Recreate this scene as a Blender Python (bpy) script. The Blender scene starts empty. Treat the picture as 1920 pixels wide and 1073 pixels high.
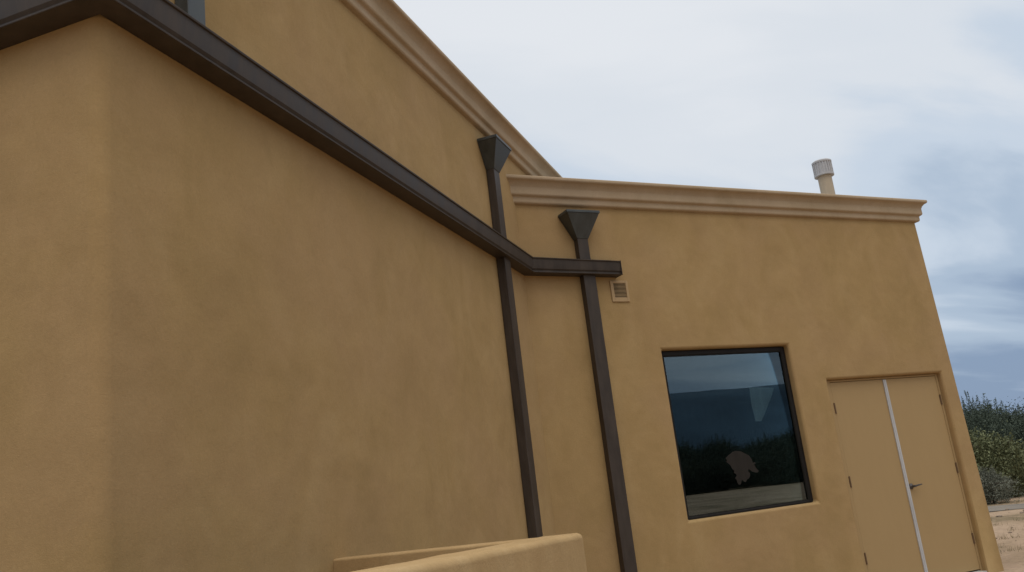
import bpy, bmesh, math, random
from mathutils import Vector, Matrix
from mathutils import noise as mnoise
random.seed(7)
sc = bpy.context.scene
COL = sc.collection
# ---------------------------------------------------------------- camera
cam_d = bpy.data.cameras.new("camera"); cam = bpy.data.objects.new("camera", cam_d); COL.objects.link(cam)
cam_d.sensor_width = 36.0; cam_d.lens = 1615.0/1920*36; cam_d.clip_start = 0.05; cam_d.clip_end = 6000
cam.matrix_world = Matrix(((0.902051576, 0.000334761, -0.431628130, 0.0),
                           (-0.416113844, -0.265024338, -0.869834104, 0.0),
                           (-0.114683146, 0.964241665, -0.238926323, 1.27),
                           (0, 0, 0, 1)))
sc.camera = cam
# ---------------------------------------------------------------- sun and sky
SUN_DIR = Vector((-0.12, -0.36, 1.3)).normalized()      # towards the sun, veiled by cloud
sun_d = bpy.data.lights.new("sun", 'SUN'); sun_d.energy = 1.6; sun_d.angle = math.radians(60); sun_d.color = (1.0, 0.95, 0.88)
sun = bpy.data.objects.new("sun", sun_d); COL.objects.link(sun)
sun.rotation_euler = SUN_DIR.to_track_quat('Z', 'Y').to_euler(); sun.location = (0, 0, 30)
world = bpy.data.worlds.new("World"); sc.world = world; world.use_nodes = True
wn = world.node_tree.nodes; wl = world.node_tree.links
for n in list(wn): wn.remove(n)

def N(nodes, t, **kw):
    n = nodes.new(t)
    for k, v in kw.items():
        if k.startswith('i_'):
            n.inputs[k[2:].replace('_', ' ')].default_value = v
        else: setattr(n, k, v)
    return n

def ramp(nodes, stops, interp='LINEAR'):
    r = nodes.new('ShaderNodeValToRGB'); r.color_ramp.interpolation = interp
    e = r.color_ramp.elements
    while len(e) < len(stops): e.new(0.5)
    for el, (p, c) in zip(e, stops):
        el.position = p; el.color = (*c, 1) if len(c) == 3 else c
    return r

out = N(wn, 'ShaderNodeOutputWorld'); bg = N(wn, 'ShaderNodeBackground'); bg.inputs['Strength'].default_value = 0.1
sky = N(wn, 'ShaderNodeTexSky'); sky.sky_type = 'NISHITA'; sky.sun_disc = False
sky.sun_elevation = math.asin(SUN_DIR.z); sky.sun_rotation = math.atan2(SUN_DIR.x, SUN_DIR.y); sky.dust_density = 2.0
tc = N(wn, 'ShaderNodeTexCoord')
# clouds live on a layer overhead: direction / (height + small)
sep = N(wn, 'ShaderNodeSeparateXYZ'); wl.new(tc.outputs['Generated'], sep.inputs[0])
mx = N(wn, 'ShaderNodeMath', operation='MAXIMUM'); wl.new(sep.outputs['Z'], mx.inputs[0]); mx.inputs[1].default_value = 0.0
ad = N(wn, 'ShaderNodeMath', operation='ADD'); wl.new(mx.outputs[0], ad.inputs[0]); ad.inputs[1].default_value = 0.16
dv = N(wn, 'ShaderNodeVectorMath', operation='SCALE')
inv = N(wn, 'ShaderNodeMath', operation='DIVIDE'); inv.inputs[0].default_value = 1.0; wl.new(ad.outputs[0], inv.inputs[1])
wl.new(tc.outputs['Generated'], dv.inputs[0]); wl.new(inv.outputs[0], dv.inputs['Scale'])
mp = N(wn, 'ShaderNodeMapping'); mp.inputs['Rotation'].default_value = (0, 0, math.radians(35)); mp.inputs['Scale'].default_value = (0.55, 1.35, 0.0)
mp.inputs['Location'].default_value = (2.3, 4.4, 0.0)
wl.new(dv.outputs[0], mp.inputs['Vector'])
n1 = N(wn, 'ShaderNodeTexNoise'); n1.inputs['Scale'].default_value = 1.15; n1.inputs['Detail'].default_value = 7; n1.inputs['Roughness'].default_value = 0.5; n1.inputs['Distortion'].default_value = 0.5
wl.new(mp.outputs[0], n1.inputs['Vector'])
# thin bright veil where the cloud is lit through, heavier blue grey bank low in the east
dot = N(wn, 'ShaderNodeVectorMath', operation='DOT_PRODUCT'); wl.new(tc.outputs['Generated'], dot.inputs[0]); dot.inputs[1].default_value = (0.36, 0.73, 0.58)
mr = N(wn, 'ShaderNodeMapRange'); wl.new(dot.outputs['Value'], mr.inputs[0]); mr.inputs[1].default_value = 0.72; mr.inputs[2].default_value = 1.0; mr.inputs[3].default_value = -0.22; mr.inputs[4].default_value = 0.14
lowb = N(wn, 'ShaderNodeMapRange'); wl.new(sep.outputs['Z'], lowb.inputs[0]); lowb.inputs[1].default_value = 0.0; lowb.inputs[2].default_value = 0.3; lowb.inputs[3].default_value = -0.16; lowb.inputs[4].default_value = 0.0
s1 = N(wn, 'ShaderNodeMath', operation='ADD'); wl.new(n1.outputs['Fac'], s1.inputs[0]); wl.new(mr.outputs[0], s1.inputs[1])
s2a = N(wn, 'ShaderNodeMath', operation='ADD'); wl.new(s1.outputs[0], s2a.inputs[0]); wl.new(lowb.outputs[0], s2a.inputs[1])
# thin bright overcast on the sunny side, a lobe added to brighten the walls
dot2 = N(wn, 'ShaderNodeVectorMath', operation='DOT_PRODUCT'); wl.new(tc.outputs['Generated'], dot2.inputs[0]); dot2.inputs[1].default_value = tuple(SUN_DIR)
mr2 = N(wn, 'ShaderNodeMapRange'); wl.new(dot2.outputs['Value'], mr2.inputs[0]); mr2.inputs[1].default_value = 0.1; mr2.inputs[2].default_value = 0.9; mr2.inputs[3].default_value = 0.0; mr2.inputs[4].default_value = 0.55
s2 = N(wn, 'ShaderNodeMath', operation='ADD'); wl.new(s2a.outputs[0], s2.inputs[0]); wl.new(mr2.outputs[0], s2.inputs[1])
cr = ramp(wn, [(0.14, (0.25, 0.34, 0.49)), (0.31, (0.43, 0.53, 0.66)), (0.44, (0.60, 0.685, 0.79)), (0.58, (0.74, 0.785, 0.84)), (0.76, (0.81, 0.84, 0.88))], 'EASE')
wl.new(s2.outputs[0], cr.inputs[0])
sc10 = N(wn, 'ShaderNodeVectorMath', operation='SCALE'); wl.new(cr.outputs[0], sc10.inputs[0]); sc10.inputs['Scale'].default_value = 10.0
mixs = N(wn, 'ShaderNodeMix', data_type='RGBA'); mixs.inputs[0].default_value = 0.93
wl.new(sky.outputs[0], mixs.inputs[6]); wl.new(sc10.outputs[0], mixs.inputs[7])
wl.new(mixs.outputs[2], bg.inputs['Color']); wl.new(bg.outputs[0], out.inputs[0])
sc.view_settings.view_transform = 'Standard'; sc.view_settings.look = 'None'; sc.view_settings.gamma = 1; sc.view_settings.exposure = 0.0
sc.view_settings.use_curve_mapping = False

# ---------------------------------------------------------------- materials
def mat(name):
    m = bpy.data.materials.new(name); m.use_nodes = True
    return m, m.node_tree.nodes, m.node_tree.links, m.node_tree.nodes['Principled BSDF']

def stucco(name, c_mid, c_dark, c_warm, c_light, bump=0.35):
    m, n, l, b = mat(name)
    t = N(n, 'ShaderNodeTexCoord')
    big = N(n, 'ShaderNodeTexNoise', i_Scale=0.9, i_Detail=6.0, i_Roughness=0.6); l.new(t.outputs['Object'], big.inputs['Vector'])
    # faint run-off streaks: noise stretched down the wall
    mpp = N(n, 'ShaderNodeMapping'); mpp.inputs['Scale'].default_value = (1.7, 1.7, 1.0); l.new(t.outputs['Object'], mpp.inputs[0])
    st = N(n, 'ShaderNodeTexNoise', i_Scale=1.0, i_Detail=6.0, i_Roughness=0.6, i_Distortion=1.1); l.new(mpp.outputs[0], st.inputs['Vector'])
    patch = N(n, 'ShaderNodeTexNoise', i_Scale=3.1, i_Detail=5.0, i_Roughness=0.65, i_Distortion=0.8); l.new(t.outputs['Object'], patch.inputs['Vector'])
    r1 = ramp(n, [(0.36, c_dark), (0.5, c_mid), (0.66, c_light)]); l.new(st.outputs['Fac'], r1.inputs[0])
    r2 = ramp(n, [(0.42, (0, 0, 0)), (0.62, (1, 1, 1))]); l.new(big.outputs['Fac'], r2.inputs[0])
    m1 = N(n, 'ShaderNodeMix', data_type='RGBA'); l.new(r2.outputs[0], m1.inputs[0]); l.new(r1.outputs[0], m1.inputs[6]); m1.inputs[7].default_value = (*c_warm, 1)
    mf = N(n, 'ShaderNodeMath', operation='MULTIPLY'); l.new(r2.outputs[0], mf.inputs[0]); mf.inputs[1].default_value = 0.55; l.new(mf.outputs[0], m1.inputs[0])
    r3 = ramp(n, [(0.3, (0.93, 0.93, 0.92)), (0.55, (1.0, 1.0, 1.0)), (0.75, (1.03, 1.03, 1.03))]); l.new(patch.outputs['Fac'], r3.inputs[0])
    m2 = N(n, 'ShaderNodeMix', data_type='RGBA', blend_type='MULTIPLY'); m2.inputs[0].default_value = 1.0
    l.new(m1.outputs[2], m2.inputs[6]); l.new(r3.outputs[0], m2.inputs[7])
    fine = N(n, 'ShaderNodeTexNoise', i_Scale=70.0, i_Detail=4.0, i_Roughness=0.7); l.new(t.outputs['Object'], fine.inputs['Vector'])
    r4 = ramp(n, [(0.3, (0.94, 0.94, 0.94)), (0.7, (1.05, 1.05, 1.05))]); l.new(fine.outputs['Fac'], r4.inputs[0])
    m3 = N(n, 'ShaderNodeMix', data_type='RGBA', blend_type='MULTIPLY'); m3.inputs[0].default_value = 1.0
    l.new(m2.outputs[2], m3.inputs[6]); l.new(r4.outputs[0], m3.inputs[7])
    l.new(m3.outputs[2], b.inputs['Base Color'])
    b.inputs['Roughness'].default_value = 0.92; b.inputs['Specular IOR Level'].default_value = 0.2
    lump = N(n, 'ShaderNodeTexNoise', i_Scale=2.6, i_Detail=3.0, i_Roughness=0.5); l.new(t.outputs['Object'], lump.inputs['Vector'])
    b1 = N(n, 'ShaderNodeBump', i_Strength=0.35, i_Distance=0.05); l.new(lump.outputs['Fac'], b1.inputs['Height'])
    sand = N(n, 'ShaderNodeTexNoise', i_Scale=180.0, i_Detail=3.0, i_Roughness=0.7); l.new(t.outputs['Object'], sand.inputs['Vector'])
    ah = N(n, 'ShaderNodeMath', operation='ADD'); l.new(sand.outputs['Fac'], ah.inputs[0]); l.new(fine.outputs['Fac'], ah.inputs[1])
    b2 = N(n, 'ShaderNodeBump', i_Strength=bump, i_Distance=0.004); l.new(ah.outputs[0], b2.inputs['Height']); l.new(b1.outputs[0], b2.inputs['Normal'])
    l.new(b2.outputs[0], b.inputs['Normal'])
    return m

def metal(name, c, rough=0.45, dirt=0.25, spec=0.5):
    m, n, l, b = mat(name)
    t = N(n, 'ShaderNodeTexCoord')
    mpp = N(n, 'ShaderNodeMapping'); mpp.inputs['Scale'].default_value = (6, 6, 1.2); l.new(t.outputs['Object'], mpp.inputs[0])
    ns = N(n, 'ShaderNodeTexNoise', i_Scale=2.0, i_Detail=6.0, i_Roughness=0.65); l.new(mpp.outputs[0], ns.inputs['Vector'])
    lo = tuple(x*(1-dirt) for x in c); hi = tuple(min(1, x*(1+dirt)+0.004) for x in c)
    r = ramp(n, [(0.35, lo), (0.68, hi)]); l.new(ns.outputs['Fac'], r.inputs[0]); l.new(r.outputs[0], b.inputs['Base Color'])
    rr = N(n, 'ShaderNodeMapRange'); l.new(ns.outputs['Fac'], rr.inputs[0]); rr.inputs[1].default_value = 0.3; rr.inputs[2].default_value = 0.7
    rr.inputs[3].default_value = rough-0.07; rr.inputs[4].default_value = rough+0.1; l.new(rr.outputs[0], b.inputs['Roughness'])
    b.inputs['Specular IOR Level'].default_value = spec
    w = N(n, 'ShaderNodeTexNoise', i_Scale=5.0, i_Detail=2.0); l.new(t.outputs['Object'], w.inputs['Vector'])
    bp = N(n, 'ShaderNodeBump', i_Strength=0.15, i_Distance=0.01); l.new(w.outputs['Fac'], bp.inputs['Height']); l.new(bp.outputs[0], b.inputs['Normal'])
    return m

MID = (0.384, 0.252, 0.109); DRK = (0.356, 0.234, 0.099); WRM = (0.386, 0.249, 0.122); LGT = (0.410, 0.274, 0.124)
STUCCO = stucco("ochre_stucco", MID, DRK, WRM, LGT)
TRIM = stucco("trim_stucco", (0.42, 0.315, 0.20), (0.39, 0.29, 0.18), (0.42, 0.31, 0.205), (0.45, 0.34, 0.225), 0.25)
CAPST = stucco("cap_stucco", (0.44, 0.295, 0.14), (0.40, 0.26, 0.12), (0.46, 0.30, 0.14), (0.50, 0.35, 0.18), 0.5)
BRONZE = metal("bronze_metal", (0.052, 0.038, 0.028), 0.5, 0.22, 0.28)
HEADM = metal("weathered_metal", (0.048, 0.053, 0.051), 0.45, 0.25, 0.5)
DOORP = metal("tan_door_paint", (0.388, 0.260, 0.120), 0.6, 0.012, 0.2)
STEEL = metal("brushed_steel", (0.46, 0.45, 0.44), 0.45, 0.12, 0.5)
DARKM = metal("dark_metal", (0.06, 0.05, 0.045), 0.4, 0.2, 0.5)
HINGEM = metal("hinge_paint", (0.15, 0.09, 0.045), 0.5, 0.2, 0.4)
FLUEP = metal("flue_paint", (0.46, 0.37, 0.26), 0.55, 0.08, 0.3)
CAPM = metal("flue_cap_metal", (0.50, 0.49, 0.49), 0.5, 0.15, 0.5)
VENTP = metal("vent_paint", (0.42, 0.28, 0.14), 0.55, 0.05, 0.3)
BLACK = metal("dark_void", (0.02, 0.018, 0.015), 0.8, 0.2, 0.1)
FRAMEM = metal("window_bronze", (0.013, 0.011, 0.010), 0.5, 0.15, 0.22)
ROOFM = metal("roof_membrane", (0.30, 0.29, 0.27), 0.8, 0.1, 0.2)
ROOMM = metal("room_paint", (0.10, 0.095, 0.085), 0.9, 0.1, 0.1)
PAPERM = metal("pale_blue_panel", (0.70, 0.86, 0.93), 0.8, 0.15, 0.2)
DECALM = metal("brown_decal", (0.020, 0.016, 0.012), 0.7, 0.15, 0.2)

def glass_mat():
    m, n, l, b = mat("coated_glass"); n.remove(b)
    o = n['Material Output']; g = N(n, 'ShaderNodeBsdfGlossy'); g.inputs['Roughness'].default_value = 0.0; g.inputs['Color'].default_value = (0.80, 0.94, 1.0, 1)
    t = N(n, 'ShaderNodeBsdfTransparent'); t.inputs['Color'].default_value = (0.62, 0.66, 0.66, 1)
    lw = N(n, 'ShaderNodeLayerWeight'); lw.inputs['Blend'].default_value = 0.32
    mr_ = N(n, 'ShaderNodeMapRange'); l.new(lw.outputs['Fresnel'], mr_.inputs[0]); mr_.inputs[3].default_value = 0.06; mr_.inputs[4].default_value = 1.0
    tcn = N(n, 'ShaderNodeTexCoord'); nn = N(n, 'ShaderNodeTexNoise', i_Scale=1.3, i_Detail=1.0); l.new(tcn.outputs['Object'], nn.inputs['Vector'])
    bp = N(n, 'ShaderNodeBump', i_Strength=0.02, i_Distance=0.01); l.new(nn.outputs['Fac'], bp.inputs['Height']); l.new(bp.outputs[0], g.inputs['Normal'])
    mix = N(n, 'ShaderNodeMixShader'); l.new(mr_.outputs[0], mix.inputs[0]); l.new(t.outputs[0], mix.inputs[1]); l.new(g.outputs[0], mix.inputs[2])
    l.new(mix.outputs[0], o.inputs['Surface'])
    return m
GLASS = glass_mat()

# ---------------------------------------------------------------- helpers
S2 = math.sqrt(0.5)
DL = 2.5067            # distance of the long wall from the origin along its normal
YR = 7.33              # plane of the window wall
KX = 3.785             # x of the inner corner between both walls
def PL(a, e, z): return Vector((S2*a - S2*(DL-e), S2*a + S2*(DL-e), z))   # long wall: along a, out e, up z
def PR(x, e, z): return Vector((x, YR-e, z))                              # window wall
C0 = PL(DL, 0, 0).xy; K = Vector((KX, YR))

def setp(o, label=None, cat=None, group=None, kind=None):
    if label: o['label'] = label
    if cat: o['category'] = cat
    if group: o['group'] = group
    if kind: o['kind'] = kind
    return o
def link(name, bm, m, parent=None, smooth=False, bevel=None, ang=30, seg=2):
    me = bpy.data.meshes.new(name)
    bmesh.ops.recalc_face_normals(bm, faces=bm.faces[:]) if len(bm.faces) < 60000 else None
    bm.to_mesh(me); bm.free()
    for x in (m if isinstance(m, (list, tuple)) else [m]): me.materials.append(x)
    o = bpy.data.objects.new(name, me); COL.objects.link(o)
    if parent is not None:
        o.parent = parent; o.matrix_parent_inverse = PINV.get(parent.name, Matrix.Identity(4))
    PINV[o.name] = Matrix.Identity(4)
    if smooth:
        for p in me.polygons: p.use_smooth = True
    if bevel:
        md = o.modifiers.new("bevel", 'BEVEL'); md.width = bevel; md.segments = seg; md.limit_method = 'ANGLE'; md.angle_limit = math.radians(ang)
        md.harden_normals = False
        for p in me.polygons: p.use_smooth = True
        md2 = o.modifiers.new("wn", 'WEIGHTED_NORMAL'); md2.keep_sharp = False
    return o
PINV = {}
def empty(name, loc, label, cat, group=None):
    o = bpy.data.objects.new(name, None); COL.objects.link(o); o.location = loc; o.empty_display_size = 0.3
    PINV[o.name] = Matrix.Translation(Vector(loc)).inverted()
    return setp(o, label, cat, group)

def hexa(bm, pts):
    """8 points: bottom loop 4, top loop 4"""
    v = [bm.verts.new(p) for p in pts]
    for f in ((3, 2, 1, 0), (4, 5, 6, 7), (0, 1, 5, 4), (1, 2, 6, 5), (2, 3, 7, 6), (3, 0, 4, 7)):
        bm.faces.new([v[i] for i in f])
def box(bm, P, u0, u1, e0, e1, z0, z1):
    hexa(bm, [P(u0, e0, z0), P(u1, e0, z0), P(u1, e1, z0), P(u0, e1, z0), P(u0, e0, z1), P(u1, e0, z1), P(u1, e1, z1), P(u0, e1, z1)])

def sweep(bm, path, profile, dz=None):
    """closed profile [(e,z)] swept along a plan path, mitred; air lies to the right of travel"""
    n = len(path); rings = []
    for i, p in enumerate(path):
        p = Vector(p)
        d0 = (p - Vector(path[i-1])).normalized() if i else None
        d1 = (Vector(path[i+1]) - p).normalized() if i < n-1 else None
        n0 = Vector((d0.y, -d0.x)) if d0 else None; n1 = Vector((d1.y, -d1.x)) if d1 else None
        if n0 is None: nn = n1
        elif n1 is None: nn = n0
        else:
            nn = (n0+n1).normalized(); nn = nn / nn.dot(n1)
        z_ = dz[i] if dz else 0
        rings.append([bm.verts.new((p.x+nn.x*e, p.y+nn.y*e, z+z_)) for e, z in profile])
    m = len(profile)
    for i in range(n-1):
        for j in range(m):
            k = (j+1) % m
            bm.faces.new([rings[i][j], rings[i][k], rings[i+1][k], rings[i+1][j]])
    bm.faces.new(rings[0][::-1]); bm.faces.new(rings[-1])

# ---------------------------------------------------------------- ground, road, hills
def h_ground(x, y):
    v = mnoise.noise(Vector((x*0.12, y*0.12, 0.3)))*0.12 + mnoise.noise(Vector((x*0.7, y*0.7, 1.3)))*0.03 + mnoise.noise(Vector((x*2.6, y*2.6, 5.3)))*0.010
    r = math.hypot(x-3, y-8); k = min(1, max(0, (r-7)/14))
    return -0.21 + v*(0.35+0.65*k)
def ground_mat():
    m, n, l, b = mat("sandy_soil"); t = N(n, 'ShaderNodeTexCoord')
    a = N(n, 'ShaderNodeTexNoise', i_Scale=0.35, i_Detail=7.0, i_Roughness=0.62, i_Distortion=0.6); l.new(t.outputs['Object'], a.inputs['Vector'])
    r = ramp(n, [(0.36, (0.20, 0.148, 0.085)), (0.47, (0.33, 0.235, 0.15)), (0.62, (0.42, 0.30, 0.205))]); l.new(a.outputs['Fac'], r.inputs[0])
    c = N(n, 'ShaderNodeTexNoise', i_Scale=9.0, i_Detail=8.0, i_Roughness=0.75); l.new(t.outputs['Object'], c.inputs['Vector'])
    r2 = ramp(n, [(0.3, (0.68, 0.68, 0.66)), (0.52, (1, 1, 1)), (0.75, (1.12, 1.1, 1.08))]); l.new(c.outputs['Fac'], r2.inputs[0])
    mm = N(n, 'ShaderNodeMix', data_type='RGBA', blend_type='MULTIPLY'); mm.inputs[0].default_value = 1; l.new(r.outputs[0], mm.inputs[6]); l.new(r2.outputs[0], mm.inputs[7])
    l.new(mm.outputs[2], b.inputs['Base Color']); b.inputs['Roughness'].default_value = 0.95; b.inputs['Specular IOR Level'].default_value = 0.15
    bp = N(n, 'ShaderNodeBump', i_Strength=0.6, i_Distance=0.03); l.new(c.outputs['Fac'], bp.inputs['Height']); l.new(bp.outputs[0], b.inputs['Normal'])
    return m
SOIL = ground_mat()
bm = bmesh.new()
def axis():
    v = [i*0.5 for i in range(-60, 91)]
    x = 46.0; s = 1.0
    while x < 2600: v.append(x); s *= 1.22; x += s
    x = -31.0; s = 1.0
    while x > -2600: v.insert(0, x); s *= 1.22; x -= s
    return v
ax = axis(); grid = [[bm.verts.new((x, y, h_ground(x, y) if abs(x) < 200 and abs(y) < 200 else -0.25)) for x in ax] for y in ax]
for j in range(len(ax)-1):
    for i in range(len(ax)-1):
        bm.faces.new((grid[j][i], grid[j][i+1], grid[j+1][i+1], grid[j+1][i]))
setp(link("ground", bm, SOIL, smooth=True), kind='structure')

# dirt-edged asphalt track beyond the corner, running across the line of sight
m, n, l, b = mat("old_asphalt"); t = N(n, 'ShaderNodeTexCoord'); a = N(n, 'ShaderNodeTexNoise', i_Scale=2.0, i_Detail=8.0, i_Roughness=0.7); l.new(t.outputs['Object'], a.inputs['Vector'])
r = ramp(n, [(0.35, (0.12, 0.10, 0.078)), (0.65, (0.20, 0.165, 0.125))]); l.new(a.outputs['Fac'], r.inputs[0]); l.new(r.outputs[0], b.inputs['Base Color']); b.inputs['Roughness'].default_value = 0.9
ASPH = m
bm = bmesh.new()
rd = Vector((0.80, 0.60)); rt = Vector((-0.62, 0.785)).normalized()
cen = rd*23.2; prev = None
for i in range(-90, 91):
    p = cen + rt*(i*0.8); w0 = 1.05+0.12*mnoise.noise(Vector((i*0.31, 2, 0))); w1 = 1.05+0.12*mnoise.noise(Vector((i*0.27, 9, 0)))
    row = []
    for k, q in enumerate((p - rd*w0, p - rd*w0*0.5, p, p+rd*w1*0.5, p + rd*w1)):
        row.append(bm.verts.new((q.x, q.y, h_ground(q.x, q.y)+0.015)))
    if prev:
        for k in range(4): bm.faces.new((prev[k], prev[k+1], row[k+1], row[k]))
    prev = row
setp(link("road", bm, ASPH, smooth=True), kind='structure')

# mountains across the plain, forest colour with bluish distance haze mixed in
m, n, l, b = mat("hazed_forest_slope"); t = N(n, 'ShaderNodeTexCoord'); a = N(n, 'ShaderNodeTexNoise', i_Scale=0.006, i_Detail=8.0, i_Roughness=0.6); l.new(t.outputs['Object'], a.inputs['Vector'])
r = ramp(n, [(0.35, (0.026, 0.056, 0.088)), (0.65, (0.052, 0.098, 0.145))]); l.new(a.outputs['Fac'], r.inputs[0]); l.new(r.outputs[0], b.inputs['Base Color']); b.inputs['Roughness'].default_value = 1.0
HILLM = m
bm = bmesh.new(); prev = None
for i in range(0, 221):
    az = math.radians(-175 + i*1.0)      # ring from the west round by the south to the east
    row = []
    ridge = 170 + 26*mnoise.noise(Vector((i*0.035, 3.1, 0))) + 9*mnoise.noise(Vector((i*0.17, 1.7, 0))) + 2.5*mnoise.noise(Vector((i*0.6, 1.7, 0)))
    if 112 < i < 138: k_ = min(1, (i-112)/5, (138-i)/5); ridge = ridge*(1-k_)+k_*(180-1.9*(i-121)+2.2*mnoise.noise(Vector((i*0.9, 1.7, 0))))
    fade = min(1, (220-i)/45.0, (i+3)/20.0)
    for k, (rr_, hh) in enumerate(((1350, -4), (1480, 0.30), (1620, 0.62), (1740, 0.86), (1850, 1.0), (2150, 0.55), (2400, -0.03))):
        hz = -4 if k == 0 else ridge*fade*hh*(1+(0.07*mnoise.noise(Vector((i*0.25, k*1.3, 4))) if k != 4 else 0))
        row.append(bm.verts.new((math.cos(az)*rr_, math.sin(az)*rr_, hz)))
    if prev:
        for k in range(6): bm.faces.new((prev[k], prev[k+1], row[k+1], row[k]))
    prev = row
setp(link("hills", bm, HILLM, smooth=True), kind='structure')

# ---------------------------------------------------------------- the building
B = empty("building", (3.0, 7.6, -0.2), "ochre stucco building, tall block at left, lower wing with window and double door", "building")
# tall block
bm = bmesh.new()
fp = [PL(DL, 0, 0).xy, PL(13.5, 0, 0).xy, PL(13.5, -7.2, 0).xy, PL(DL, -7.2, 0).xy]
lo = [bm.verts.new((p.x, p.y, -0.6)) for p in fp]; hi = [bm.verts.new((p.x, p.y, 4.895)) for p in fp]
bm.faces.new(lo); bm.faces.new(hi)
for i in range(4): bm.faces.new((lo[i], lo[(i+1) % 4], hi[(i+1) % 4], hi[i]))
wall_t = link("wall", bm, STUCCO, B, bevel=0.065, seg=6)
setp(wall_t, "tall ochre stucco block with a long blank wall")

# lower wing: front face as a grid with real openings
WX0, WX1, WZ0, WZ1 = 5.285, 7.005, 0.865, 2.595
DX0, DX1, DZ0, DZ1 = 7.485, 9.372, -0.6, 2.175
XE_T, XE_B = 9.555, 9.665
ZT = 4.375
def xe(z): return XE_B + (XE_T-XE_B)*(z+0.2)/(4.16+0.2)
xs = [KX-0.012, WX0, WX1, DX0, DX1, None]; zs = [-0.6, WZ0, DZ1, WZ1, ZT]
bm = bmesh.new(); V = {}
def vv(x, y, z):
    k = (round(x, 5), round(y, 5), round(z, 5))
    if k not in V: V[k] = bm.verts.new((x, y, z))
    return V[k]
def X(i, z): return xe(z) if xs[i] is None else xs[i]
RD = 0.12
for i in range(5):
    for j in range(4):
        za, zb = zs[j], zs[j+1]
        if i == 1 and j in (1, 2): continue
        if i == 3 and j in (0, 1): continue
        bm.faces.new((vv(X(i, za), YR, za), vv(X(i+1, za), YR, za), vv(X(i+1, zb), YR, zb), vv(X(i, zb), YR, zb)))
def reveal(x0, x1, z0s, bottom=True):
    for a_, c_ in zip(z0s[:-1], z0s[1:]):
        bm.faces.new((vv(x0, YR, a_), vv(x0, YR+RD, a_), vv(x0, YR+RD, c_), vv(x0, YR, c_)))
        bm.faces.new((vv(x1, YR, a_), vv(x1, YR, c_), vv(x1, YR+RD, c_), vv(x1, YR+RD, a_)))
    t_ = z0s[-1]; bm.faces.new((vv(x0, YR, t_), vv(x1, YR, t_), vv(x1, YR+RD, t_), vv(x0, YR+RD, t_)))
    t_ = z0s[0]; bm.faces.new((vv(x0, YR, t_), vv(x0, YR+RD, t_), vv(x1, YR+RD, t_), vv(x1, YR, t_)))
reveal(WX0, WX1, [WZ0, DZ1, WZ1]); reveal(DX0, DX1, [-0.6, WZ0, DZ1])
YB = 13.0
# east end, back and top
for j in range(4):
    za, zb = zs[j], zs[j+1]
    bm.faces.new((vv(xe(za), YR, za), vv(xe(za), YB, za), vv(xe(zb), YB, zb), vv(xe(zb), YR, zb)))
    bm.faces.new((vv(xe(za), YB, za), vv(9.44, YB, za), vv(9.44, YB, zb), vv(xe(zb), YB, zb)))
bm.faces.new([vv(X(i, ZT), YR, ZT) for i in range(6)] + [vv(xe(ZT), YB, ZT), vv(9.44, YB, ZT)])
wall_w = link("wall", bm, STUCCO, B, bevel=0.032, seg=4)
setp(wall_w, "lower ochre stucco wing with rounded window and door openings")

# cornices: same moulding on both
def moulding(zt):
    return [(-0.05, zt), (0.122, zt), (0.135, zt-0.008), (0.137, zt-0.034), (0.128, zt-0.046), (0.108, zt-0.054), (0.086, zt-0.078), (0.075, zt-0.104),
            (0.073, zt-0.112), (0.074, zt-0.178), (0.066, zt-0.192), (0.044, zt-0.202), (0.041, zt-0.212), (0.041, zt-0.254), (0.032, zt-0.268), (0.0, zt-0.278), (-0.05, zt-0.278)]
bm = bmesh.new()
sweep(bm, [PL(DL, -7.2, 0).xy, C0, PL(13.5, 0, 0).xy, PL(13.5, -7.2, 0).xy], moulding(4.905))
setp(link("cornice", bm, TRIM, B, bevel=0.006, ang=28, seg=2), "stepped stucco cornice along the top of the tall block")
bm = bmesh.new()
sweep(bm, [(KX-0.2, YR), (XE_T+0.004, YR), (XE_T+0.004, YB)], moulding(4.41))
setp(link("cornice", bm, TRIM, B, bevel=0.006, ang=28, seg=2), "stepped stucco cornice along the top of the lower wing")
# roofs with parapet sheet
bm = bmesh.new(); q = [PL(DL+0.1, -0.1, 4.899), PL(13.4, -0.1, 4.899), PL(13.4, -7.1, 4.899), PL(DL+0.1, -7.1, 4.899)]
vs = [bm.verts.new(p) for p in q]+[bm.verts.new(p+Vector((0, 0, 0.02))) for p in q]
for f in ((0, 1, 2, 3), (7, 6, 5, 4), (0, 1, 5, 4), (1, 2, 6, 5), (2, 3, 7, 6), (3, 0, 4, 7)): bm.faces.new([vs[i] for i in f])
roof_t = link("roof", bm, ROOFM, B)
bm = bmesh.new(); q = [Vector((4.1, YR+0.12, 4.380)), Vector((9.4, YR+0.12, 4.380)), Vector((9.4, 12.8, 4.380))]
q = [Vector((4.0, YR+0.12, 4.38)), Vector((9.4, YR+0.12, 4.38)), Vector((9.4, 12.75, 4.38))]
vs = [bm.verts.new(p) for p in q]+[bm.verts.new(p+Vector((0, 0, 0.02))) for p in q]
for f in ((0, 1, 2), (5, 4, 3), (0, 1, 4, 3), (1, 2, 5, 4), (2, 0, 3, 5)): bm.faces.new([vs[i] for i in f])
roof_w = link("roof", bm, ROOFM, B)

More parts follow.
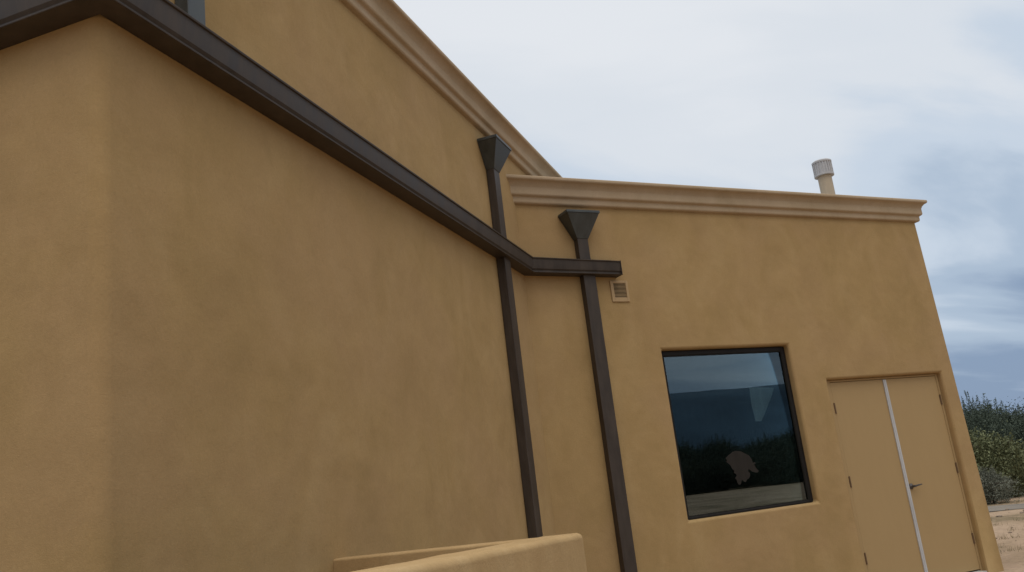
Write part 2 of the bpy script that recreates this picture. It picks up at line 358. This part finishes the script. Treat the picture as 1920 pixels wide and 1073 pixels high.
# flue on the wing roof
def ring_tube(bm, cx, cy, zr, seg=40, flute=0.0, nf=18):
    rings = []
    for z, r_ in zr:
        rings.append([bm.verts.new((cx+(r_+(flute*(0.5+0.5*math.cos(nf*2*math.pi*i/seg)) if flute and r_ > 0.1 else 0))*math.cos(2*math.pi*i/seg),
                                    cy+(r_+(flute*(0.5+0.5*math.cos(nf*2*math.pi*i/seg)) if flute and r_ > 0.1 else 0))*math.sin(2*math.pi*i/seg), z)) for i in range(seg)])
    for a_, b_ in zip(rings[:-1], rings[1:]):
        for i in range(seg): bm.faces.new((a_[i], a_[(i+1) % seg], b_[(i+1) % seg], b_[i]))
    bm.faces.new(rings[0][::-1]); bm.faces.new(rings[-1])
FX, FY = 8.815, 7.96
bm = bmesh.new(); ring_tube(bm, FX, FY, [(4.36, 0.13), (4.42, 0.125), (4.44, 0.09), (4.99, 0.09), (4.992, 0.093), (5.01, 0.093)])
flue = link("chimney", bm, FLUEP, roof_w, bevel=0.003); setp(flue, "round tan flue pipe rising from the wing roof")
bm = bmesh.new(); ring_tube(bm, FX, FY, [(4.985, 0.10), (4.986, 0.128), (5.012, 0.130), (5.016, 0.116), (5.165, 0.116), (5.170, 0.128), (5.190, 0.130), (5.205, 0.112), (5.215, 0.03)], seg=96, flute=0.0)
# vertical louvre fins round the cap
for i in range(22):
    a_ = 2*math.pi*i/22; u = Vector((math.cos(a_), math.sin(a_), 0)); v_ = Vector((-math.sin(a_), math.cos(a_), 0)); c = Vector((FX, FY, 0))
    p = [c+u*0.112-v_*0.006, c+u*0.112+v_*0.006, c+u*0.127+v_*0.005, c+u*0.127-v_*0.005]
    hexa(bm, [x+Vector((0, 0, 5.0145)) for x in p]+[x+Vector((0, 0, 5.168)) for x in p])
link("chimney_cap", bm, CAPM, roof_w)

# window
W = bmesh.new()
fy0, fy1 = -0.075, -0.118     # frame lies this deep in the opening (negative = inwards)
fw = 0.048
x0, x1, z0, z1 = WX0+0.002, WX1-0.002, WZ0+0.002, WZ1-0.002
box(W, PR, x0, x0+fw, fy0, fy1, z0, z1); box(W, PR, x1-fw, x1, fy0, fy1, z0, z1)
box(W, PR, x0+fw, x1-fw, fy0-0.002, fy1, z0, z0+fw*0.5); box(W, PR, x0+fw, x1-fw, fy0-0.002, fy1, z1-fw, z1)
window = link("window", W, FRAMEM, B, bevel=0.004); setp(window, "large square fixed window in dark bronze frame")
bm = bmesh.new(); box(bm, PR, x0+fw-0.005, x1-fw+0.005, -0.096, -0.102, z0+fw*0.5-0.005, z1-fw+0.005)
link("pane", bm, GLASS, window)
# bead round the glass
bm = bmesh.new(); g0, g1, h0, h1 = x0+fw, x1-fw, z0+fw*0.5, z1-fw
box(bm, PR, g0, g0+0.012, -0.080, -0.0955, h0, h1); box(bm, PR, g1-0.012, g1, -0.080, -0.0955, h0, h1)
box(bm, PR, g0+0.012, g1-0.012, -0.080, -0.0955, h0, h0+0.012); box(bm, PR, g0+0.012, g1-0.012, -0.080, -0.0955, h1-0.012, h1)
link("glazing_bead", bm, BLACK, window)
# brown leaf-like decal on the glass
MRAY = cam.matrix_world.to_3x3()
def hitR(px, py, e):
    r = MRAY @ Vector(((px-960)/1615.0, -(py-536.5)/1615.0, -1)); t_ = (YR-e)/r.y
    return Vector((r.x*t_, YR-e, 1.27+r.z*t_))
dec = [(310,460),(345,415),(380,390),(410,362),(450,350),(500,352),(540,360),(585,385),(620,400),(650,420),(670,450),(690,480),(700,520),(722,512),(745,525),(720,545),(738,580),(760,610),(790,640),(765,662),(740,660),(690,645),(640,610),(632,640),(660,665),(665,700),(650,740),(620,760),(600,800),(572,790),(545,765),(530,830),(505,835),(485,815),(470,770),(445,740),(470,710),(460,680),(425,660),(440,640),(400,600),(385,565),(360,540),(318,505),(335,485)]
bm = bmesh.new()
loA = []; hiA = []
for u, v_ in dec:
    p = hitR(1320+u/7.66, 800+v_/7.66, -0.0945); loA.append(bm.verts.new((p.x, YR+0.0957, p.z))); hiA.append(bm.verts.new((p.x, YR+0.0945, p.z)))
bm.faces.new(loA); bm.faces.new(hiA[::-1])
for i in range(len(dec)): j = (i+1) % len(dec); bm.faces.new((loA[i], loA[j], hiA[j], hiA[i]))
setp(link("decal", bm, DECALM, window), "small brown leaf-shaped decal low on the pane")
# pale blue panel hanging behind the glass
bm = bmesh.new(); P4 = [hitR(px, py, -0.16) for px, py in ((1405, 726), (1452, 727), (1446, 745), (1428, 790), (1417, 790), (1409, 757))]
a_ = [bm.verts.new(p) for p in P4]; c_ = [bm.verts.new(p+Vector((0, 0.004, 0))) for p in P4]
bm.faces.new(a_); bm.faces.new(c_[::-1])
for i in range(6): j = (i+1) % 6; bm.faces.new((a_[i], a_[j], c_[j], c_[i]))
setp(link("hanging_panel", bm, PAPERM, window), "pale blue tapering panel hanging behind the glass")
# room behind
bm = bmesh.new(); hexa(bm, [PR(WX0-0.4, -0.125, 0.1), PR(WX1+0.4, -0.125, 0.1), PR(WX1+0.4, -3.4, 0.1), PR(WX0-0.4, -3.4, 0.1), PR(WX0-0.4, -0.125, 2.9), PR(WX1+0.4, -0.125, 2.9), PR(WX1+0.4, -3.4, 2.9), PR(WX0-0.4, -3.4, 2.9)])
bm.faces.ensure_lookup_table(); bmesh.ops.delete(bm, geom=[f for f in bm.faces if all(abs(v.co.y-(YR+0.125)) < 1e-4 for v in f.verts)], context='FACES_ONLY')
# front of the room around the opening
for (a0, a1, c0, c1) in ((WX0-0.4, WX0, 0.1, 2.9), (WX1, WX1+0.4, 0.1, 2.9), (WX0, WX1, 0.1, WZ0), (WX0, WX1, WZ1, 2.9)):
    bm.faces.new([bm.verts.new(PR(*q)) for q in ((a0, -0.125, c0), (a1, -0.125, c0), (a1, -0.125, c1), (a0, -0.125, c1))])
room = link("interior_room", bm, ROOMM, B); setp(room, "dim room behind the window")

# double door
bm = bmesh.new()
de0, de1 = -0.066, -0.115
box(bm, PR, DX0+0.003, DX0+0.090, de0, de1, -0.5, DZ1-0.003); box(bm, PR, DX1-0.035, DX1-0.003, de0, de1, -0.5, DZ1-0.003)
box(bm, PR, DX0+0.090, DX1-0.035, de0-0.001, de1, DZ1-0.026, DZ1-0.003)
frame = link("door_frame", bm, DOORP, B, bevel=0.003)
dz0, dz1 = -0.15, DZ1-0.031
xm = 8.445
for k, (a0, a1) in enumerate(((DX0+0.094, xm-0.004), (xm+0.004, DX1-0.039))):
    bm = bmesh.new(); box(bm, PR, a0, a1, -0.070, -0.114, dz0, dz1)
    leaf = link("door", bm, DOORP, B, bevel=0.0025)
    setp(leaf, "left tan metal door leaf" if k == 0 else "right tan metal door leaf with lever handle")
    hx = a0-0.002 if k == 0 else a1+0.002
    for hz in (0.20, 1.025, 1.85):
        bm = bmesh.new()
        seg = 10; r_ = 0.0085
        cyl = [[bm.verts.new((hx+r_*math.cos(2*math.pi*i/seg), YR+0.061+r_*math.sin(2*math.pi*i/seg), z)) for i in range(seg)] for z in (hz-0.062, hz+0.062)]
        for i in range(seg): bm.faces.new((cyl[0][i], cyl[0][(i+1) % seg], cyl[1][(i+1) % seg], cyl[1][i]))
        bm.faces.new(cyl[0][::-1]); bm.faces.new(cyl[1])
        box(bm, PR, hx-0.013, hx+0.013, -0.0655, -0.0695, hz-0.058, hz+0.058)
        link("hinge", bm, HINGEM, leaf, bevel=0.001)
    if k == 0:
        bm = bmesh.new(); box(bm, PR, xm-0.026, xm+0.022, -0.056, -0.0695, dz0+0.01, dz1-0.004)
        box(bm, PR, xm-0.006, xm-0.002, -0.053, -0.0565, dz0+0.01, dz1-0.004)
        setp(link("astragal", bm, STEEL, leaf, bevel=0.0015), "bright metal strip covering the joint of the two leaves")
    else:
        bm = bmesh.new(); hz = 0.885; hx0 = xm+0.062
        for e_, r_ in ((-0.051, 0.030), (-0.040, 0.028)): pass
        seg = 24; prof = [(-0.0695, 0.033), (-0.061, 0.033), (-0.058, 0.027), (-0.046, 0.014), (-0.006, 0.013), (-0.004, 0.008)]
        rings = [[bm.verts.new((hx0+rr*math.cos(2*math.pi*i/seg), YR-e_, hz+rr*math.sin(2*math.pi*i/seg))) for i in range(seg)] for e_, rr in prof]
        for A_, B_ in zip(rings[:-1], rings[1:]):
            for i in range(seg): bm.faces.new((A_[i], A_[(i+1) % seg], B_[(i+1) % seg], B_[i]))
        bm.faces.new(rings[0][::-1]); bm.faces.new(rings[-1])
        prev = None
        for s_ in range(9):          # curved lever
            t_ = s_/8; cx = hx0+0.002+0.125*t_; cz = hz+0.004*math.sin(t_*3.1)+0.010*t_*t_; wz = 0.0105*(1-0.45*t_); e_ = -0.012-0.010*t_*t_
            ring = [bm.verts.new((cx, YR-e_+wy, cz+wzz)) for wy, wzz in ((-0.007, -wz), (0.007, -wz), (0.008, 0), (0.007, wz), (-0.007, wz), (-0.009, 0))]
            if prev:
                for i in range(6): bm.faces.new((prev[i], prev[(i+1) % 6], ring[(i+1) % 6], ring[i]))
            else: bm.faces.new(ring[::-1])
            prev = ring
        bm.faces.new(prev)
        link("handle", bm, DARKM, leaf, smooth=False)
bm = bmesh.new(); box(bm, PR, DX0+0.055, DX1-0.055, 0.03, -0.11, -0.30, -0.165); link("threshold", bm, STEEL, B, bevel=0.004)

# louvred wall vent
bm = bmesh.new()
vx0, vx1, vz0, vz1 = 4.760, 4.972, 3.112, 3.338
ix0, ix1, iz0, iz1 = vx0+0.036, vx1-0.028, vz0+0.044, vz1-0.026
box(bm, PR, vx0, ix0, 0.014, -0.01, vz0, vz1); box(bm, PR, ix1, vx1, 0.014, -0.01, vz0, vz1)
box(bm, PR, ix0, ix1, 0.0135, -0.01, vz0, iz0); box(bm, PR, ix0, ix1, 0.0135, -0.01, iz1, vz1)
vent = link("wall_vent", bm, VENTP, B, bevel=0.003); setp(vent, "small square louvred vent grille")
bm = bmesh.new(); box(bm, PR, ix0, ix1, 0.003, -0.008, iz0, iz1); link("vent_backing", bm, BLACK, vent)
bm = bmesh.new(); ns_ = 11; pitch = (iz1-iz0)/ns_
for i in range(ns_):
    zc = iz0+pitch*(i+0.5)
    hexa(bm, [PR(ix0, 0.010, zc-pitch*0.30), PR(ix1, 0.010, zc-pitch*0.30), PR(ix1, 0.004, zc+pitch*0.12), PR(ix0, 0.004, zc+pitch*0.12),
              PR(ix0, 0.012, zc-pitch*0.22), PR(ix1, 0.012, zc-pitch*0.22), PR(ix1, 0.006, zc+pitch*0.22), PR(ix0, 0.006, zc+pitch*0.22)])
link("slat", bm, VENTP, vent)
# little cable clip near the top of the east corner
bm = bmesh.new(); box(bm, PR, 9.535, 9.575, 0.0, -0.03, 4.00, 4.02); bmesh.ops.translate(bm, verts=bm.verts, vec=(0.005, 0.04, 0)); link("cable_clip", bm, DARKM, B, bevel=0.006)

# gutter
gp = [(0.0, 0.0), (0.115, 0.0), (0.122, 0.002), (0.124, 0.008), (0.110, 0.010), (0.101, 0.016), (0.101, 0.034), (0.112, 0.050), (0.118, 0.10), (0.121, 0.158), (0.130, 0.161), (0.132, 0.172),
      (0.127, 0.176), (0.113, 0.176), (0.111, 0.168), (0.103, 0.05), (0.10, 0.03), (0.012, 0.03), (0.009, 0.168), (0.0, 0.17)]
def gut(path, dz, sc_=1.0):
    bm = bmesh.new(); sweep(bm, path, [(e+0.0015, z) for e, z in gp], dz); return bm
# one continuous run: side wall, near corner, long wall, inner corner, short end on the wing
g = gut([PL(DL, -6.8, 0).xy, C0, K, (4.848, YR)], [3.43, 3.42, 3.388, 3.372])
# the short length on the wing is a shallower section
g.verts.ensure_lookup_table(); m_ = len(gp)
for ri, fac in ((2, 0.90), (3, 0.83)):
    base = [3.43, 3.42, 3.388, 3.372][ri]
    for v_ in g.verts[ri*m_:(ri+1)*m_]: v_.co.z = base+(v_.co.z-base)*fac
gutter = link("gutter", g, BRONZE, B, bevel=0.0018, ang=25, seg=2); setp(gutter, "dark bronze box gutter wrapping round both corners")
bm = bmesh.new(); box(bm, PR, 4.846, 4.852, 0.131, 0.0, 3.369, 3.372+0.150); link("end_cap", bm, BRONZE, gutter, bevel=0.001)
# downpipes and their collector heads
def pipe(P, u0, u1, e, zs_, m_, label, parent=B):
    bm = bmesh.new()
    for a_, c_, gx in zs_:
        box(bm, P, u0-gx, u1+gx, 0.003, e+gx, a_, c_)
    o = link("downpipe", bm, m_, parent, bevel=0.005, seg=3); setp(o, label); return o
def head(P, u0, u1, e, z0, z1, p0, p1, pe, parent):
    bm = bmesh.new()
    rim = 0.028
    hexa(bm, [P(p0-0.004, 0.002, z0), P(p1+0.004, 0.002, z0), P(p1+0.004, pe+0.004, z0), P(p0-0.004, pe+0.004, z0),
              P(u0+0.006, 0.002, z1-rim), P(u1-0.006, 0.002, z1-rim), P(u1-0.006, e-0.006, z1-rim), P(u0+0.006, e-0.006, z1-rim)])
    # rim band, an open frame
    box(bm, P, u0, u1, e-0.012, e, z1-rim, z1); box(bm, P, u0, u0+0.012, 0.002, e-0.012, z1-rim, z1)
    box(bm, P, u1-0.012, u1, 0.002, e-0.012, z1-rim, z1); box(bm, P, u0+0.012, u1-0.012, 0.002, 0.014, z1-rim, z1)
    o = link("collector_head", bm, HEADM, parent, bevel=0.003); return o
p0_ = pipe(PL, 2.956, 3.079, 0.081, [(3.46, 4.27, 0)], HEADM, "short dark downpipe dropping into the gutter near the left corner")
head(PL, 2.80, 3.23, 0.20, 4.25, 4.50, 2.956, 3.079, 0.081, p0_)
p1_ = pipe(PL, 7.085, 7.228, 0.080, [(3.44, 4.27, 0), (-0.18, 3.44, 0.004)], BRONZE, "dark bronze downpipe on the long wall beside the inner corner")
head(PL, 6.93, 7.335, 0.195, 4.25, 4.508, 7.085, 7.228, 0.080, p1_)
p2_ = pipe(PR, 4.402, 4.527, 0.080, [(3.43, 3.79, 0)], BRONZE, "dark bronze downpipe on the lower wing")
bm = bmesh.new(); box(bm, PR, 4.412, 4.552, 0.003, 0.083, -0.18, 3.43)
link("pipe_length", bm, BRONZE, p2_, bevel=0.005, seg=3)
head(PR, 4.252, 4.640, 0.20, 3.765, 4.035, 4.402, 4.527, 0.080, p2_)

# ---------------------------------------------------------------- low court wall in front of the long wall
CW = empty("low_wall", (2.0, 3.7, -0.2), "low ochre stucco court wall with sloping cap in front of the long wall", "wall")
# arm along the long wall's direction, stub back to the wall
a_ap = (2.034+3.706)*S2     # along coordinate of the apex
e_out = DL - 1.637*S2; th = 0.225
bm = bmesh.new()
cols = []
NA = 26
def top_z(a_): return 1.083 + 0.043*(a_ap-a_)/1.95 + 0.004*mnoise.noise(Vector((a_*4, 0, 0)))
rows = []
for i in range(NA+1):
    a_ = a_ap - i*3.4/NA
    jj = 0.004*mnoise.noise(Vector((a_*5, 7, 0)))
    rows.append([bm.verts.new(PL(a_, e_out+jj, -0.5)), bm.verts.new(PL(a_, e_out+jj, top_z(a_))), bm.verts.new(PL(a_, e_out-th+jj, top_z(a_))), bm.verts.new(PL(a_, e_out-th+jj, -0.5))])
for A_, B_ in zip(rows[:-1], rows[1:]):
    for i in range(4): bm.faces.new((A_[i], A_[(i+1) % 4], B_[(i+1) % 4], B_[i]))
bm.faces.new(rows[0]); bm.faces.new(rows[-1][::-1])
setp(link("front_arm", bm, CAPST, CW, bevel=0.028, seg=3, ang=40), "thick arm running parallel to the long wall")
bm = bmesh.new(); rows = []
for i in range(13):
    t_ = i/12; e_ = (e_out-th)*t_; an = 4.045-0.125*t_; af = an+0.139
    z_ = 1.077+0.004*t_
    rows.append([bm.verts.new(PL(af, e_, -0.5)), bm.verts.new(PL(af, e_, z_)), bm.verts.new(PL(an, e_, z_)), bm.verts.new(PL(an, e_, -0.5))])
for A_, B_ in zip(rows[:-1], rows[1:]):
    for i in range(4): bm.faces.new((A_[i], A_[(i+1) % 4], B_[(i+1) % 4], B_[i]))
setp(link("back_arm", bm, CAPST, CW, bevel=0.012, seg=2, ang=40), "short arm running back to the long wall")

# ---------------------------------------------------------------- vegetation
def leaf_mat(name, c1, c2, c3):
    m, n, l, b = mat(name); t = N(n, 'ShaderNodeTexCoord'); g_ = N(n, 'ShaderNodeNewGeometry')
    a = N(n, 'ShaderNodeTexNoise', i_Scale=2.2, i_Detail=3.0); l.new(t.outputs['Object'], a.inputs['Vector'])
    ad_ = N(n, 'ShaderNodeMath', operation='MULTIPLY_ADD'); l.new(g_.outputs['Random Per Island'], ad_.inputs[0]); ad_.inputs[1].default_value = 0.22; l.new(a.outputs['Fac'], ad_.inputs[2])
    r = ramp(n, [(0.35, c1), (0.7, c2), (1.0, c3)]); l.new(ad_.outputs[0], r.inputs[0]); l.new(r.outputs[0], b.inputs['Base Color'])
    b.inputs['Roughness'].default_value = 0.75; b.inputs['Specular IOR Level'].default_value = 0.25
    return m
JUN = leaf_mat("juniper_leaf", (0.050, 0.066, 0.046), (0.074, 0.094, 0.066), (0.10, 0.122, 0.088))
OLI = leaf_mat("olive_leaf", (0.10, 0.108, 0.048), (0.135, 0.145, 0.068), (0.17, 0.178, 0.09))
SAG = leaf_mat("sage_leaf", (0.11, 0.115, 0.085), (0.15, 0.155, 0.115), (0.19, 0.19, 0.145))
BARK = metal("bark", (0.085, 0.062, 0.045), 0.9, 0.3, 0.1)

def limb(bm, p0, p1, r0, r1, seg=6, bend=0.1):
    n_ = 4; prev = None; off = Vector((random.uniform(-1, 1), random.uniform(-1, 1), random.uniform(-.3, .3)))*bend*(p1-p0).length
    pts = []
    for i in range(n_+1):
        t_ = i/n_; p = p0.lerp(p1, t_)+off*math.sin(t_*math.pi); pts.append(p); r_ = r0+(r1-r0)*t_
        d = (p1-p0).normalized(); u = d.orthogonal().normalized(); w = d.cross(u)
        ring = [bm.verts.new(p+(u*math.cos(2*math.pi*k/seg)+w*math.sin(2*math.pi*k/seg))*r_) for k in range(seg)]
        if prev:
            for k in range(seg): bm.faces.new((prev[k], prev[(k+1) % seg], ring[(k+1) % seg], ring[k]))
        prev = ring
    bm.faces.new(prev)
    return pts
def make_tree(name, label, h, w, lm, nlimb, nclump, per, ls, seed, dens_low=0.15, twigs=30, cat="tree", group=None):
    random.seed(seed)
    e = empty(name, (0, 0, 0), label, cat, group)
    tb = bmesh.new(); lb = bmesh.new(); tips = []
    nst = random.randint(3, 5)
    for s_ in range(nst):
        a_ = 2*math.pi*s_/nst+random.uniform(-.4, .4); lean = random.uniform(0.08, 0.28)
        top = Vector((math.cos(a_)*w*lean, math.sin(a_)*w*lean, h*random.uniform(0.42, 0.66)))
        pts = limb(tb, Vector((math.cos(a_)*0.012*h, math.sin(a_)*0.012*h, -0.15)), top, 0.03*h, 0.010*h)
        for k in range(nlimb):
            st = pts[random.randint(1, 4)]; b_ = random.uniform(0, 6.283); L_ = random.uniform(0.25, 0.5)*w
            en = st+Vector((math.cos(b_)*L_, math.sin(b_)*L_, random.uniform(0.0, 0.22)*h))
            pp = limb(tb, st, en, 0.010*h, 0.003*h, 4); tips += [pp[2], pp[3], pp[4]]
    for k in range(nclump):
        if random.random() < 0.45 and tips:
            c = random.choice(tips)+Vector([random.gauss(0, 0.12*w) for _ in range(3)])
        else:
            z_ = random.random()**0.8; rr = (math.sin(math.pi*min(1, (z_*0.82+0.16)))**0.6)*w*0.5*random.uniform(0.35, 1.08)
            b_ = random.uniform(0, 6.283); lob = 1+0.22*math.sin(3*b_+seed)+0.12*math.sin(7*b_+z_*9)
            c = Vector((math.cos(b_)*rr*lob, math.sin(b_)*rr*lob, h*(dens_low+z_*(1-dens_low))*random.uniform(0.66, 0.84)))
        c.z = min(c.z, h*0.76*(1.0-0.35*min(1.0, (c.xy.length/(0.5*w))**2)))
        if c.z < 0.1: c.z = 0.1+random.random()*0.3
        cs = random.uniform(0.035, 0.08)*w
        for q_ in range(per):
            p = c+Vector((random.gauss(0, cs), random.gauss(0, cs), random.gauss(0, cs*0.9)))
            d = Vector((random.gauss(0, 1), random.gauss(0, 1), random.gauss(0.5, 1))).normalized(); u = d.orthogonal().normalized()
            u.rotate(Matrix.Rotation(random.uniform(0, 6.28), 3, d)); L_ = ls*random.uniform(0.6, 1.6)
            lb.faces.new([lb.verts.new(p-u*L_*0.28), lb.verts.new(p+d*L_*0.5+u*L_*0.05), lb.verts.new(p+u*L_*0.28), lb.verts.new(p-d*L_*0.6)])
    # upright feathery sprays that break up the top of the crown
    for k in range(twigs):
        b_ = random.uniform(0, 6.283); rr = 0.46*w*math.sqrt(random.random()); topz = h*(1.0-0.50*(rr/(0.5*w))**2)*random.uniform(0.84, 1.0)
        L_ = random.uniform(0.22, 0.42)*h; base = Vector((math.cos(b_)*rr, math.sin(b_)*rr, max(0.05, topz-L_))); d = Vector((random.gauss(0, .10)+math.cos(b_)*0.12, random.gauss(0, .10)+math.sin(b_)*0.12, 1)).normalized()
        for q_ in range(230):
            tt = random.random()**1.35; rad = 0.032*w*(1.0-tt)+0.010
            p = base+d*L_*tt+Vector((random.gauss(0, rad*0.6), random.gauss(0, rad*0.6), random.gauss(0, 0.02))); u = (d+Vector([random.gauss(0, .6) for _ in range(3)])).normalized(); v_ = u.orthogonal().normalized(); v_.rotate(Matrix.Rotation(random.uniform(0, 6.28), 3, u)); v_ = v_*ls*0.16
            lb.faces.new([lb.verts.new(p-v_), lb.verts.new(p+u*ls*0.75), lb.verts.new(p+v_), lb.verts.new(p-u*ls*0.4)])
    t_ = link("trunk", tb, BARK, None); me = bpy.data.meshes.new("crown"); lb.to_mesh(me); lb.free(); me.materials.append(lm)
    cr_ = bpy.data.objects.new("crown", me); COL.objects.link(cr_)
    t_.parent = e; cr_.parent = e
    return e
def place(e, x, y, s=1.0, rz=0.0):
    e.location = (x, y, h_ground(x, y)-0.03); e.rotation_euler = (0, 0, rz); e.scale = (s, s, s)
def dup(e, x, y, s, rz, label=None, group=None):
    c = e.copy(); COL.objects.link(c)
    for ch in e.children:
        q_ = ch.copy(); COL.objects.link(q_); q_.parent = c
    place(c, x, y, s, rz)
    if label: c['label'] = label
    if group: c['group'] = group
    return c
def at(px, dist, off=0.0):
    r = MRAY @ Vector(((px-960)/1615.0, -(925-536.5)/1615.0, -1)); v_ = Vector((r.x, r.y)).normalized(); return v_.x*dist, v_.y*dist

G1 = "junipers beyond the track"
t1 = make_tree("juniper_tree", "tallest dark juniper beyond the track, its feathery tip above the rest", 2.85, 3.0, JUN, 6, 1000, 54, 0.040, 3, 0.04, 150, group=G1)
place(t1, *at(1858, 32.5), 1.16, 0.4)
t2 = make_tree("juniper_tree", "broad dark juniper at the right edge of the photo", 2.6, 4.0, JUN, 6, 1150, 54, 0.040, 11, 0.04, 170, group=G1)
place(t2, *at(1932, 31.5), 1.08, 1.2)
dup(t1, *at(1800, 34.5), 0.93, 2.0, "thin topped dark juniper half hidden by the building corner", G1)
dup(t2, *at(1895, 36.5), 1.05, 3.1, "dark juniper standing behind the tallest one", G1)
dup(t1, *at(2010, 31), 1.0, 5.0, "dark juniper just past the right edge of the photo", G1)
dup(t2, *at(2090, 33), 1.1, 4.0, "broad dark juniper well past the right edge", G1)
dup(t2, *at(1740, 34), 0.95, 0.2, "broad dark juniper hidden behind the building end", G1)
o1 = make_tree("olive_bush", "yellow green rounded bush right beside the building corner", 1.75, 2.3, OLI, 5, 560, 36, 0.05, 5, 0.05, 60, "bush")
place(o1, *at(1834, 28.8), 1.3, 0)
dup(o1, *at(1893, 28.9), 0.52, 1.5, "small olive green bush at the foot of the right-hand juniper")
s1_ = make_tree("sage_bush", "low grey green sage bush in front of the yellow green bush", 1.05, 1.3, SAG, 4, 300, 34, 0.032, 8, 0.03, 40, "bush")
place(s1_, *at(1855, 26.2), 1.0, 0)
dup(s1_, *at(1818, 26.6), 0.9, 2, "low grey sage bush mostly behind the building corner")

# dark trees on the plain behind the camera (seen mirrored in the window)
random.seed(21)
G2 = "trees mirrored in the window"
pos_w = ["leftmost", "second", "third", "fourth", "fifth", "sixth", "middle", "eighth", "ninth", "tenth", "eleventh", "twelfth", "rightmost"]
G2W = [("%s dark tree from the left in the row mirrored in the window glass" % w) if w not in ("leftmost", "rightmost") else "%s dark tree of the row mirrored in the window glass" % w for w in pos_w]
for i in range(13):
    az = math.radians(-58.5 + i*1.15 + random.uniform(-.25, .25)); D_ = random.uniform(84, 100)
    s_ = random.uniform(1.55, 1.95)
    dup(t2 if i % 2 else t1, math.cos(az)*D_, 14.66 + math.sin(az)*D_, s_, random.uniform(0, 6), G2W[i], G2)

# stones and dry tufts
random.seed(31)
bm = bmesh.new()
for i in range(1500):
    d_ = random.uniform(5.5, 24); a_ = math.atan2(0.60, 0.80)+random.uniform(-0.35, 0.35)
    x, y = math.cos(a_)*d_, math.sin(a_)*d_
    if x < 9.8 and y > 7.2: continue
    r_ = random.choice((0.008, 0.012, 0.02, 0.03, 0.045))*random.uniform(0.7, 1.3)
    mtx = Matrix.Translation((x, y, h_ground(x, y)+r_*0.2)) @ Matrix.Rotation(random.uniform(0, 6), 4, 'Z') @ Matrix.Diagonal((r_*random.uniform(.8, 1.5), r_, r_*random.uniform(.4, .8), 1))
    bmesh.ops.create_icosphere(bm, subdivisions=1, radius=1, matrix=mtx)
STONE = metal("stone", (0.26, 0.20, 0.15), 0.9, 0.35, 0.15)
setp(link("gravel", bm, STONE), "loose stones on the sandy ground", "gravel", kind='stuff')
bm = bmesh.new()
for i in range(430):
    d_ = random.uniform(9.0, 27); a_ = math.atan2(0.60, 0.80)+random.uniform(-0.3, 0.3)
    if random.random() < 0.5: d_ = random.choice((13.2, 16.6, 19.8, 26.0))+random.gauss(0, 0.5)
    x, y = math.cos(a_)*d_, math.sin(a_)*d_
    if (x < 9.8 and y > 7.2) or 21.9 < Vector((x, y)).dot(rd) < 24.5: continue
    z = h_ground(x, y)
    for k in range(22):
        b_ = random.uniform(0, 6.283); ln = random.uniform(0.04, 0.13); tl = random.uniform(0.1, 0.8); p = Vector((x+random.gauss(0, .06), y+random.gauss(0, .06), z-0.01))
        d = Vector((math.cos(b_)*tl, math.sin(b_)*tl, 1)).normalized(); u = Vector((-math.sin(b_), math.cos(b_), 0))*0.0035
        bm.faces.new([bm.verts.new(p-u), bm.verts.new(p+u), bm.verts.new(p+d*ln)])
GR = leaf_mat("dry_grass", (0.14, 0.115, 0.055), (0.20, 0.165, 0.085), (0.27, 0.22, 0.12))
me = bpy.data.meshes.new("dry_grass"); bm.to_mesh(me); bm.free(); me.materials.append(GR)
o = bpy.data.objects.new("dry_grass", me); COL.objects.link(o); setp(o, "dry grass tufts on the sandy ground", "grass", kind='stuff')
